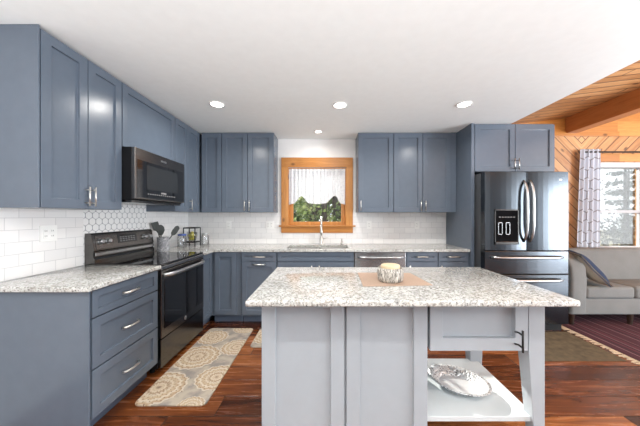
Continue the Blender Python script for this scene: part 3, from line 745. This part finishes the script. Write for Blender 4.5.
# dispenser: recessed-looking dark cavity with frame, screen and two paddles
u0, u1, z0, z1 = 1.905, 2.175, 1.0, 1.395
dp = wbox('dispenser', dl, 'range_steel', (mback(u0, FN, z0), mback(u1, FN+.012, z0+.03)), (mback(u0, FN, z1-.015), mback(u1, FN+.012, z1)), (mback(u0, FN, z0), mback(u0+.012, FN+.012, z1)), (mback(u1-.012, FN, z0), mback(u1, FN+.012, z1)), bevel=.002)
bx(MB(), mback, u0+.012, u1-.012, FN, FN+.0075, z0+.03, z1-.015).build('cavity', 'cavity', dp)
bx(MB(), mback, u0+.012, u1-.012, FN, FN+.013, z1-.13, z1-.045).build('control_strip', 'cavity', dp, bevel=.001)
b = MB()
for i in range(6): bx(b, mback, u0+.045+i*.032, u0+.065+i*.032, FN+.012, FN+.0135, z1-.092, z1-.083)
b.build('icon_marks', 'mark', dp)
for i in range(2):
    a = u0+.032+i*.085
    wbox('paddle', dp, 'range_trim', (mback(a, FN+.007, z0+.11), mback(a+.008, FN+.02, z0+.25)), (mback(a+.042, FN+.007, z0+.11), mback(a+.05, FN+.02, z0+.25)), (mback(a, FN+.007, z0+.11), mback(a+.05, FN+.02, z0+.12)), (mback(a, FN+.007, z0+.24), mback(a+.05, FN+.02, z0+.25)), bevel=.001)
b = MB(); bx(b, mback, 2.60, 2.665, FN-.002, FN+.003, 1.72, 1.737); b.build('badge', 'steel', drt, bevel=.002, label='small silver badge')

# ------------------------------------------------------------------ island
IX0, IXD, IX1 = -.345, .556, 1.187
t = thing('kitchen_island', 'pale grey kitchen island with panelled cabinet and open shelf end', 'kitchen island', (.42, 1.75, 0))
bx(MB(), misl, IX0, IXD, 0, .616, .0, .884).build('cabinet_body', 'grey', t, bevel=.002)
for a, c in ((IX0, .107), (.113, IXD)): shaker('back_panel', t, misl, a, c, .0, .884, .616, 'grey', fr=.073, frt=.055)
bx(MB(), misl, IXD+.002, IX1-.10, .10, .605, .60, .875).build('drawer_box', 'grey', t)
dw = shaker('drawer', t, misl, IXD+.008, 1.097, .59, .884, .606, 'grey', fr=.068, frt=.055, th=.032, rec=.026)
b = MB(); n = .638; u = 1.025; off = .055
b.tube([misl(u, n+off, .612), misl(u, n+off, .725)], .0055)
for z in (.635, .70): b.tube([misl(u, n, z-.004), misl(u, n+off*.5, z+.003), misl(u, n+off, z)], .0048, 8)
b.build('handle', 'dark_iron', dw, smooth=True, label='black bar handle')
bx(MB(), misl, IXD, IX1-.03, .03, .616, .195, .222).build('shelf', 'shelf_white', t, bevel=.002, label='white lower shelf')
def leg(u0, u1, n0, n1, inn, du, dn):
    b = MB(); zt = .884
    # inner face tapers from the apron to the floor
    def ring(z, f):
        a = u0+du*f; c = n0+(dn*f if inn else 0); d = n1-(0 if inn else dn*f)
        return [misl(a, c, z), misl(u1, c, z), misl(u1, d, z), misl(a, d, z)]
    r = [ring(0, 1), ring(.59, 0), ring(zt, 0)]
    V = [[b.bm.verts.new(p) for p in q] for q in r]
    for p, q in zip(V, V[1:]):
        for i in range(4): b.bm.faces.new((p[i], p[(i+1) % 4], q[(i+1) % 4], q[i]))
    b.bm.faces.new(V[0]); b.bm.faces.new(V[-1])
    return b.build('leg', 'shelf_white' if False else 'grey', t, bevel=.002)
leg(1.1, IX1, .55, .636, True, .038, .03)
leg(1.08, IX1, 0, .09, False, .03, .03)
bx(MB(), misl, IXD+.002, 1.08, .0, .02, .80, .884).build('apron', 'grey', t)
o = MB().box((-.382, 1.251, CB), (1.224, 2.08, CT)).build('island_countertop', 'granite', bevel=.007, seg=3)
tag(o, 'speckled pale granite slab topping the grey island', 'countertop', 'countertops')

# platter on the shelf
def ell_dish():
    b = MB(); a_, c_ = .205, .125
    prof_o = [(0, 0), (.60, 0), (.72, .010), (.90, .028), (1.0, .034)]; prof_i = [(1.0, .037), (.88, .033), (.70, .014), (.58, .004), (0, .004)]
    b.lathe((0, 0, 0), [(r, z) for r, z in prof_o+prof_i], 48, a_, c_)
    return b
t = thing('platter', 'oval embossed silver platter on the lower island shelf', 'platter', (.86, 1.69, .222))
b = MB(); rot = math.radians(-41)
prof = [(.60, 0), (.72, .014), (.90, .040), (1.0, .046), (1.0, .050), (.88, .045), (.70, .019), (.62, .0065)]
b.lathe((.86, 1.69, .2225), prof, 56, .185, .150, rot); b.build('rim', 'silver', t, smooth=True, label='embossed silver rim')
b = MB(); b.lathe((.86, 1.69, .2225), [(0, 0), (.61, 0), (.63, .007), (.60, .006), (0, .006)], 56, .185, .150, rot); b.build('well', 'silver_plain', t, smooth=True)
# placemat, candle bowl
b = MB(); P = [(.218, 1.50), (.628, 1.525), (.60, 1.85), (.231, 1.862)]
b.prism([(x, y, CT+.0005) for x, y in P], (0, 0, .003)); o = b.build('placemat', 'burlap', bevel=.001); tag(o, 'tan burlap placemat lying under the candle bowl on the island', 'placemat')
t = thing('candle', 'cream candle in a carved grey and white wooden bowl on the tan placemat', 'candle', (.405, 1.625, CT+.0037))
b = MB(); c = (.405, 1.625, CT+.0037)
b.lathe(c, [(0, 0), (.066, 0), (.075, .006), (.079, .03), (.079, .062), (.074, .084), (.067, .084), (.069, .06), (.066, .018), (0, .012)], 36); b.build('bowl', 'birch', t, smooth=True)
b = MB(); b.lathe((c[0], c[1], c[2]+.013), [(0, 0), (.058, 0), (.058, .078), (.056, .086), (.05, .089), (.02, .087), (0, .086)], 32); b.build('wax', 'candle', t, smooth=True)

# ------------------------------------------------------------------ counter things
t = thing('utensil_crock', 'black and white patterned utensil crock on the counter right of the range', 'crock', (-1.87, 3.03, CT))
b = MB(); b.lathe((-1.87, 3.03, CT+.0005), [(0, 0), (.060, 0), (.063, .006), (.063, .158), (.061, .162), (.057, .16), (.057, .012), (0, .010)], 32); b.build('pot', 'crock', t, smooth=True)
def utensil(name, label, foot, tip, kind):
    foot = Vector(foot); tip = Vector(tip); d = (tip-foot).normalized()
    o = thing(name, label, 'utensil', foot)
    MB().tube([foot, foot+d*((tip-foot).length-.085)], [.006, .0065], 10).build('handle', 'spatula', o, smooth=True)
    side = d.cross(Vector((.53, -.85, 0))).normalized(); nrm = side.cross(d)
    b = MB(); L = .125; base_ = tip-d*L
    if kind == 'spoon':
        rings = [(0, .008), (.2, .026), (.5, .040), (.8, .033), (.95, .017), (1, .005)]
    elif kind == 'turner':
        rings = [(0, .008), (.18, .014), (.3, .034), (.9, .036), (1, .033)]
    else:
        rings = [(0, .008), (.15, .024), (.4, .030), (.85, .026), (1, .012)]
    up, dn = [], []
    for f, w_ in rings:
        p = base_+d*(L*f); bow = nrm*(.012*math.sin(PI*f) if kind == 'spoon' else 0)
        up.append([b.bm.verts.new(p+bow+side*w_*s_+nrm*.003) for s_ in (-1, 0, 1)]); dn.append([b.bm.verts.new(p+bow+side*w_*s_-nrm*.003) for s_ in (-1, 0, 1)])
    for A, B in zip(range(len(up)-1), range(1, len(up))):
        for i in range(2):
            b.bm.faces.new((up[A][i], up[A][i+1], up[B][i+1], up[B][i])); b.bm.faces.new((dn[B][i], dn[B][i+1], dn[A][i+1], dn[A][i]))
        b.bm.faces.new((up[A][0], up[B][0], dn[B][0], dn[A][0])); b.bm.faces.new((up[B][2], up[A][2], dn[A][2], dn[B][2]))
    for E in (0, -1):
        b.bm.faces.new((up[E][0], up[E][1], dn[E][1], dn[E][0])); b.bm.faces.new((up[E][1], up[E][2], dn[E][2], dn[E][1]))
    b.build('head', 'spatula', o, smooth=False)
utensil('spatula', 'dark spatula leaning left in the patterned crock', (-1.86, 3.03, CT+.016), (-1.935, 2.97, CT+.335), 'turner')
utensil('serving_spoon', 'dark serving spoon upright in the middle of the patterned crock', (-1.88, 3.02, CT+.016), (-1.885, 3.0, CT+.305), 'spoon')
utensil('slotted_turner', 'dark turner leaning right out of the patterned crock', (-1.885, 3.03, CT+.016), (-1.735, 3.10, CT+.285), 'flat')
# glass jars
def jar(label, x, y, r, h, lid, grp='glass jars'):
    o = thing('glass_jar', label, 'jar', (x, y, CT), grp)
    MB().lathe((x, y, CT+.0005), [(0, 0), (r*.95, 0), (r, .005), (r, h*.85), (r*.85, h*.95), (r*.85, h), (r*.81, h), (r*.81, h*.94), (r*.95, h*.84), (r*.95, .008), (0, .006)], 28).build('glass', 'jar_glass', o, smooth=True)
    MB().lathe((x, y, CT+h), [(0, 0), (r*.9, 0), (r*.92, .003), (r*.92, .014), (r*.88, .018), (0, .018)], 28).build('lid', lid, o, smooth=True)
jar('clear glass jar with a blue lid left of the fruit stand', -1.84, 3.37, .055, .155, 'blue_lid')
jar('clear glass jar right of the fruit stand near the corner', -1.645, 3.60, .05, .15, 'steel')
# fruit stand
sx_, sy_ = -1.80, 3.55
t = thing('fruit_stand', 'black square wire stand on the corner counter holding a glass bowl', 'stand', (sx_, sy_, CT))
b = MB(); h_ = .245; e = .076
for a in (-1, 1):
    for c in (-1, 1): b.tube([(sx_+a*e, sy_+c*e, CT), (sx_+a*e, sy_+c*e, CT+h_)], .008, 6)
for z in (CT+.055, CT+h_):
    for a in (-1, 1):
        b.tube([(sx_-e, sy_+a*e, z), (sx_+e, sy_+a*e, z)], .008, 6); b.tube([(sx_+a*e, sy_-e, z), (sx_+a*e, sy_+e, z)], .008, 6)
b.build('wire_frame', 'dark_iron', t)
o = MB().lathe((sx_, sy_, CT+.062), [(0, .004), (.03, 0), (.052, .03), (.064, .08), (.064, .125), (.062, .125), (.061, .08), (.05, .034), (.03, .006), (0, .008)], 28).build('glass_bowl', 'jar_glass', None, smooth=True)
tag(o, 'clear glass bowl of yellow fruit in the black wire stand', 'bowl')
lem = None
for i, (a, r_, z) in enumerate(((0, .024, .034), (2.1, .024, .034), (4.2, .024, .034), (1.0, .034, .078), (3.1, .034, .078), (5.2, .034, .078), (0, 0, .112))):
    p = Vector((sx_+r_*math.cos(a), sy_+r_*math.sin(a), CT+.062+z))
    if lem is None:
        b = MB(); b.lathe((0, 0, 0), [(0, -.027)]+[(.022*math.sin(PI*k/10), -.024*math.cos(PI*k/10)) for k in range(1, 10)]+[(0, .027)], 14)
        lem = b.build('lemon', 'lemon', None, smooth=True); o = lem
        lem.data.transform(Matrix.Translation((0, 0, -.027)))
    else:
        o = lem.copy(); col.objects.link(o)
    o.location = p; o.rotation_euler = (1.3+i, .6*i, a)
    tag(o, 'small yellow green citrus fruit heaped in the glass bowl', 'fruit', 'citrus fruit in the glass bowl')

# outlets
def outlet(label, mp, u, z, wd, ht=.115, rockers=1, n=.008):
    t = thing('wall_outlet', label, 'outlet', mp(u, n, z-ht/2), 'wall outlets')
    bx(MB(), mp, u-wd/2, u+wd/2, n+.0002, n+.006, z-ht/2, z+ht/2).build('cover_plate', 'plastic_white', t, bevel=.002)
    for i in range(rockers):
        uc = u+(i-(rockers-1)/2)*.046
        s_ = bx(MB(), mp, uc-.016, uc+.016, n+.006, n+.009, z-.034, z+.034).build('socket', 'plastic_white', t, bevel=.0015)
        for dz in (-.018, .018):
            for du in (-.006, .006): bx(MB(), mp, uc+du-.0012, uc+du+.0012, n+.009, n+.0095, z+dz-.005, z+dz+.005).build('slot', 'display', s_)
outlet('white double outlet plate on the left wall tile near the camera', mleft, 1.885, 1.195, .118, rockers=2)
outlet('white double outlet plate on the back tile just left of the pine window', mback, -.80, 1.19, .118, rockers=2)
outlet('white single outlet on the back tile below the two door cabinet left of the window', mback, -1.40, 1.19, .072)
outlet('white single outlet on the back tile just right of the pine window', mback, .64, 1.19, .072)
outlet('white single outlet on the back tile right of the candle, near the refrigerator', mback, 1.335, 1.19, .072)

# ------------------------------------------------------------------ rugs
def rug(name, label, mat, x0, x1, y0, y1, z, th=.008, r=.03, cat='rug'):
    b = MB(); pts = []
    for cx, cy, a0 in ((x1-r, y1-r, 0), (x0+r, y1-r, 90), (x0+r, y0+r, 180), (x1-r, y0+r, 270)):
        for k in range(6): a = math.radians(a0+18*k); pts.append((cx+r*math.cos(a), cy+r*math.sin(a), z))
    b.prism(pts, (0, 0, th)); o = b.build(name, mat, None, bevel=.002); tag(o, label, cat); return o
rug('runner_rug', 'cream and tan medallion runner on the floor in front of the range', 'runner', -1.335, -.83, 1.815, 3.06, .0005, .011, .04)
rug('kitchen_mat', 'small cream medallion mat on the floor in front of the sink', 'sink_mat', -.755, .25, 2.62, 3.06, .0005, .011, .04, 'mat')
rug('floor_mat', 'plain olive brown mat on the floor in front of the refrigerator', 'olive_mat', 1.95, 2.74, 2.377, 2.98, .0005, .006, .005, 'mat')
t = thing('striped_rug', 'maroon striped woven rug with cream fringe under the sofa', 'rug', (3.9, 2.8, 0))
MB().box((2.84, 1.7, .0008), (5.4, 3.74, .009)).build('weave', 'striped', t)
b = MB()
for i in range(150):
    y = 1.71+i*.0135; L = random.uniform(.05, .085); dy = random.uniform(-.02, .02)
    b.hexa([(2.845, y, .001), (2.845, y+.008, .001), (2.845-L, y+.008+dy, .001), (2.845-L, y+dy, .001), (2.845, y, .008), (2.845, y+.008, .008), (2.845-L, y+.008+dy, .004), (2.845-L, y+dy, .004)])
b.build('fringe', 'fringe', t, label='cream fringe')

# ------------------------------------------------------------------ sofa
SY0, SY1 = 3.13, 3.72
t = thing('sofa', 'grey tweed sofa under the living room window', 'sofa', (3.9, 3.4, .009))
z0 = .009
MB().box((2.95, SY0+.02, .13), (5.05, SY1, .33)).build('base', 'sofa', t, bevel=.02, seg=3)
for i in range(2):
    x0 = 3.13+i*.6+(0 if i == 0 else .0)
for a, c in ((3.13, 3.715), (3.72, 4.305), (4.31, 4.87)):
    MB().box((a, SY0, .325), (c, SY1-.16, .47)).build('seat_cushion', 'sofa', t, bevel=.035, seg=4)
MB().hexa([(3.05, SY1-.22, .3), (4.95, SY1-.22, .3), (4.95, SY1, .3), (3.05, SY1, .3), (3.05, SY1-.14, .87), (4.95, SY1-.14, .87), (4.95, SY1, .88), (3.05, SY1, .88)]).build('backrest', 'sofa', t, bevel=.04, seg=4)
for x0, x1 in ((2.95, 3.14), (4.86, 5.05)):
    b = MB(); prof = [(SY0+.01, .13), (SY0-.005, .55), (SY0+.01, .70), (SY0+.06, .79), (SY0+.16, .84), (SY0+.34, .865), (SY1, .88), (SY1, .13)]
    b.prism([(x0, y, z) for y, z in prof], (x1-x0, 0, 0)); b.build('arm', 'sofa', t, bevel=.03, seg=4)
for x in (2.99, 3.70, 4.30, 4.95):
    for y in (SY0+.05, SY1-.07):
        MB().lathe((x, y, z0), [(0, 0), (.022, 0), (.032, .125), (0, .125)], 12).build('leg', 'leg_dark', t)
# cushion leaning on the arm
def pillow_half(sgn):
    b = MB()
    def fn(u, v):
        x, y = 2*u-1, 2*v-1
        k = 1-.10*(1-abs(x))*(abs(y)) ; k2 = 1-.10*(1-abs(y))*abs(x)
        h = .085*max(0, (1-x**4)*(1-y**4))**.6
        return Vector((x*.245*k2, y*.245*k, sgn*h))
    return b.grid(fn, 14, 14)
t = thing('throw_pillow', 'navy and taupe throw pillow leaning on the sofa arm', 'pillow', (3.285, 3.34, .69))
o1 = pillow_half(1).build('front_cover', 'navy', t, smooth=True, normals=False); o2 = pillow_half(-1).build('back_cover', 'tan_cushion', t, smooth=True, label='taupe back cover')
for o in (o1, o2): o.location = (0, 0, .033 if o is o1 else -.033)
nrm = Vector((.70, -.28, .66)).normalized()
q = nrm.to_track_quat('Z', 'Y'); t.rotation_mode = 'QUATERNION'; t.rotation_quaternion = q @ Matrix.Rotation(math.radians(8), 3, 'Z').to_quaternion()

# curtains
o = MB().tube([(3.70, YB-.075, 2.235), (5.6, YB-.075, 2.235)], .011, 12).build('curtain_rod', 'dark_iron'); tag(o, 'dark curtain rod above the living room window', 'curtain rod')
o['group'] = 'curtain rods'
b = MB()
def cfn(u, v):
    top = v
    x0 = 3.62+.0*v; wdt = .30
    x = (3.60+.05*v)+(.33-.04*v)*u
    return Vector((x, YB-.075+.016*math.sin(u*PI*2*4.5)*(.75+.25*v), .87-.0+1.405*v))
b.grid(cfn, 72, 10, uv=lambda u, v: (u*.42, v*1.405))
o = b.build('curtain', 'curtain', None, smooth=True); tag(o, 'white curtain with grey trellis lines left of the living room window', 'curtain')
t0 = MB().tube([(-.525, YB-.004, 1.985), (.295, YB-.004, 1.985)], .006, 10).build('curtain_rod', 'plastic_white'); tag(t0, 'thin white rod holding the lace valance over the sink', 'curtain rod', 'curtain rods')
b = MB()
def vfn(u, v):
    x = -.525+.82*u
    scal = 1.685 + .075*abs(math.cos(PI*(u*2.0-.5)))**1.0*0 
    s_ = (u*3) % 1.0
    e = abs(u-.5)*2
    bot = 1.655 if False else 1.60+.0
    # swag: long at the ends, two peaks, dropping to a broad middle
    k = [(0, 1.485), (.08, 1.50), (.22, 1.61), (.36, 1.505), (.5, 1.495), (.64, 1.505), (.82, 1.615), (.93, 1.50), (1, 1.485)]
    for (a, za), (c, zc_) in zip(k, k[1:]):
        if a <= u <= c: f = (u-a)/(c-a); f = f*f*(3-2*f); bot = za+(zc_-za)*f; break
    z = bot+(2.005-bot)*v
    return Vector((x, YB-.004+.012*math.sin(u*2*PI*15)*(1-.3*v)+.006*math.sin(u*2*PI*37), z))
b.grid(vfn, 150, 10)
o = b.build('lace_valance', 'lace', None, smooth=True); tag(o, 'white lace valance curtain in the pine window over the sink', 'curtain')

# ------------------------------------------------------------------ ceiling lights
def downlight(label, x, y, r, watts, seen=True):
    t = thing('recessed_light', label, 'ceiling light', (x, y, 2.438), 'recessed ceiling lights')
    MB().lathe((x, y, 2.438), [(r*.80, 0), (r, 0), (r, -.004), (r*.92, -.008), (r*.80, -.006)], 32).build('trim_ring', 'plastic_white', t, smooth=True)
    MB().lathe((x, y, 2.438), [(0, -.001), (r*.80, -.001), (r*.80, -.004), (0, -.004)], 32).build('lens', 'lens', t)
    ld = bpy.data.lights.new('lamp', 'AREA'); ld.shape = 'DISK'; ld.size = r*1.6; ld.energy = watts; ld.color = (1, .965, .91); ld.spread = math.radians(160)
    lo = bpy.data.objects.new('lamp', ld); col.objects.link(lo); lo.parent = t; lo.location = (0, 0, -.012)
downlight('round recessed ceiling light at the left, above the runner rug', -1.08, 2.62, .075, LAMP_W)
downlight('round recessed ceiling light in the middle, above the back of the island', .15, 2.64, .075, LAMP_W)
downlight('round recessed ceiling light at the right, nearest the refrigerator', 1.39, 2.62, .075, LAMP_W)
downlight('small recessed ceiling light closest to the pine window', -.09, 3.46, .05, LAMP_W*.25)
for x in (-1.08, .15, 1.39):
    for y in (.2, -1.5): downlight('added unseen recessed fill light over the near side of the room', x, y, .075, LAMP_W)  # added unseen lamps supplying extra room light

# ------------------------------------------------------------------ outside
struct(MB().box((-30, YB+.6, -.9), (40, 45, -.7)).build('ground', 'ground'))
def leaves(b, c, R, n, sz, rng, flat=1.0):
    for _ in range(n):
        while True:
            p = Vector((rng.uniform(-1, 1), rng.uniform(-1, 1), rng.uniform(-1, 1)))
            if p.length <= 1: break
        p = Vector(c)+Vector((p.x*R, p.y*R, p.z*R*flat))
        d = Vector((rng.gauss(0, 1), rng.gauss(0, 1), rng.gauss(0, 1))).normalized(); e = d.orthogonal().normalized(); f = d.cross(e)
        s_ = sz*rng.uniform(.6, 1.3)
        b.poly([p-e*s_, p+f*s_*.5, p+e*s_, p-f*s_*.5])
def tree(label, x, y, h, r, n, seed, leaf='leaf', crown=.45, kind='broad', sz=.09, name='tree', lean=0.0):
    rng = random.Random(seed); z0 = -.72
    t = thing(name, label, 'tree', (x, y, z0), 'trees outside the windows')
    b = MB(); tp = [Vector((x+lean*h*f+.06*math.sin(3*f+seed), y+.05*math.cos(2*f+seed), z0+h*f)) for f in (0, .25, .5, .75, 1)]
    b.tube(tp, [r, r*.9, r*.75, r*.5, r*.15], 8)
    lf = MB()
    if kind == 'pine':
        for k in range(14):
            f = .18+.8*k/13; c = tp[0].lerp(tp[-1], f); rr = h*.20*(1.08-f)
            for j in range(6):
                a = rng.uniform(0, 2*PI); e = c+Vector((math.cos(a)*rr, math.sin(a)*rr, -.12*rr))
                b.tube([c, e], [.018, .006], 4); leaves(lf, c.lerp(e, .6), rr*.45, n//84, sz, rng, .35)
    else:
        for k in range(13):
            f = rng.uniform(1.0, 3.5)/h; c = tp[0].lerp(tp[-1], f); a = rng.uniform(0, 2*PI); L = rng.uniform(.25, .75)
            e = c+Vector((math.cos(a)*L, math.sin(a)*L*.7, L*rng.uniform(.2, .7))); m_ = c.lerp(e, .5)+Vector((0, 0, -.05))
            b.tube([c, m_, e], [r*.3, r*.2, r*.06], 5); leaves(lf, e, .42, n//13, sz, rng, .8)
    b.build('trunk', 'bark', t); lf.build('foliage', leaf, t, normals=False)
spots = [(-.95, 7.2, 6.5, .07, 'slim dark tree'), (-.42, 8.6, 7.5, .08, 'dark tree'), (-.12, 7.0, 7, .055, 'thin tree'), (.03, 9.5, 8, .12, 'thick dark tree'), (.33, 8.2, 7, .07, 'dark tree'), (.85, 7.8, 6.5, .06, 'slim tree'), (-1.3, 10.5, 8, .1, 'far tree'), (.65, 11.5, 9, .11, 'far tree'), (-.5, 12.5, 8, .1, 'far tree')]
desc = ['slim dark tree at the left edge of the view over the sink', 'dark leafy tree left of centre outside the sink window', 'thin leaning tree outside the sink window', 'thickest dark trunk behind the faucet outside the sink window', 'dark leafy tree right of centre outside the sink window', 'slim tree at the right edge of the view over the sink', 'distant tree seen at the left through the sink window', 'distant tree seen at the right through the sink window', 'distant tree behind the dark leafy trees outside the sink window']
for i, ((x, y, h, r, _), d) in enumerate(zip(spots, desc)):
    tree(d, x, y, h, r*1.5, 520 if y < 10 else 2000, 11+i, sz=.07 if y < 10 else .12, lean=.02*((i % 3)-1))
tree('pale pine tree outside the living room window', 9.9, 8.6, 5.2, .07, 1800, 41, 'needle', kind='pine', sz=.06)
tree('bare branched tree close behind the living room window', 8.8, 7.6, 4.2, .05, 200, 43, 'brush', sz=.05)
tree('far pine at the right of the living room window', 15.2, 12.5, 6.5, .1, 1800, 44, 'needle', kind='pine', sz=.08)
def shrub(label, x, y, R, seed):
    rng = random.Random(seed); t = thing('shrub', label, 'shrub', (x, y, -.7), 'shrubs outside the living room window')
    b = MB(); lf = MB()
    for k in range(34):
        a = rng.uniform(0, 2*PI); rr = R*rng.uniform(.3, 1); h = rng.uniform(.9, 2.1)
        e = Vector((x+math.cos(a)*rr, y+math.sin(a)*rr, -.7+h)); m_ = Vector((x, y, -.7)).lerp(e, .5)+Vector((rng.uniform(-.2, .2), 0, .2))
        b.tube([(x+rng.uniform(-.3, .3), y, -.7), m_, e], [.02, .013, .005], 4); leaves(lf, m_.lerp(e, .6), .35, 45, .045, rng)
    b.build('stems', 'bark', t); lf.build('foliage', 'brush', t, normals=False)
shrub('tangled brush low at the left behind the living room window', 7.9, 6.9, .9, 61)
shrub('tangled brush low at the right behind the living room window', 9.6, 6.9, .9, 62)
t = thing('neighbor_house', 'dark roofed house seen low through the living room window', 'house', (10.2, 12, -.7))
MB().box((8.2, 12, -.7), (12.0, 15, 2.05)).build('walls', 'house', t)
MB().prism([(7.9, 11.7, 2.0), (12.3, 11.7, 2.0), (10.1, 11.7, 3.3)], (0, 3.6, 0)).build('roof', 'roof', t)
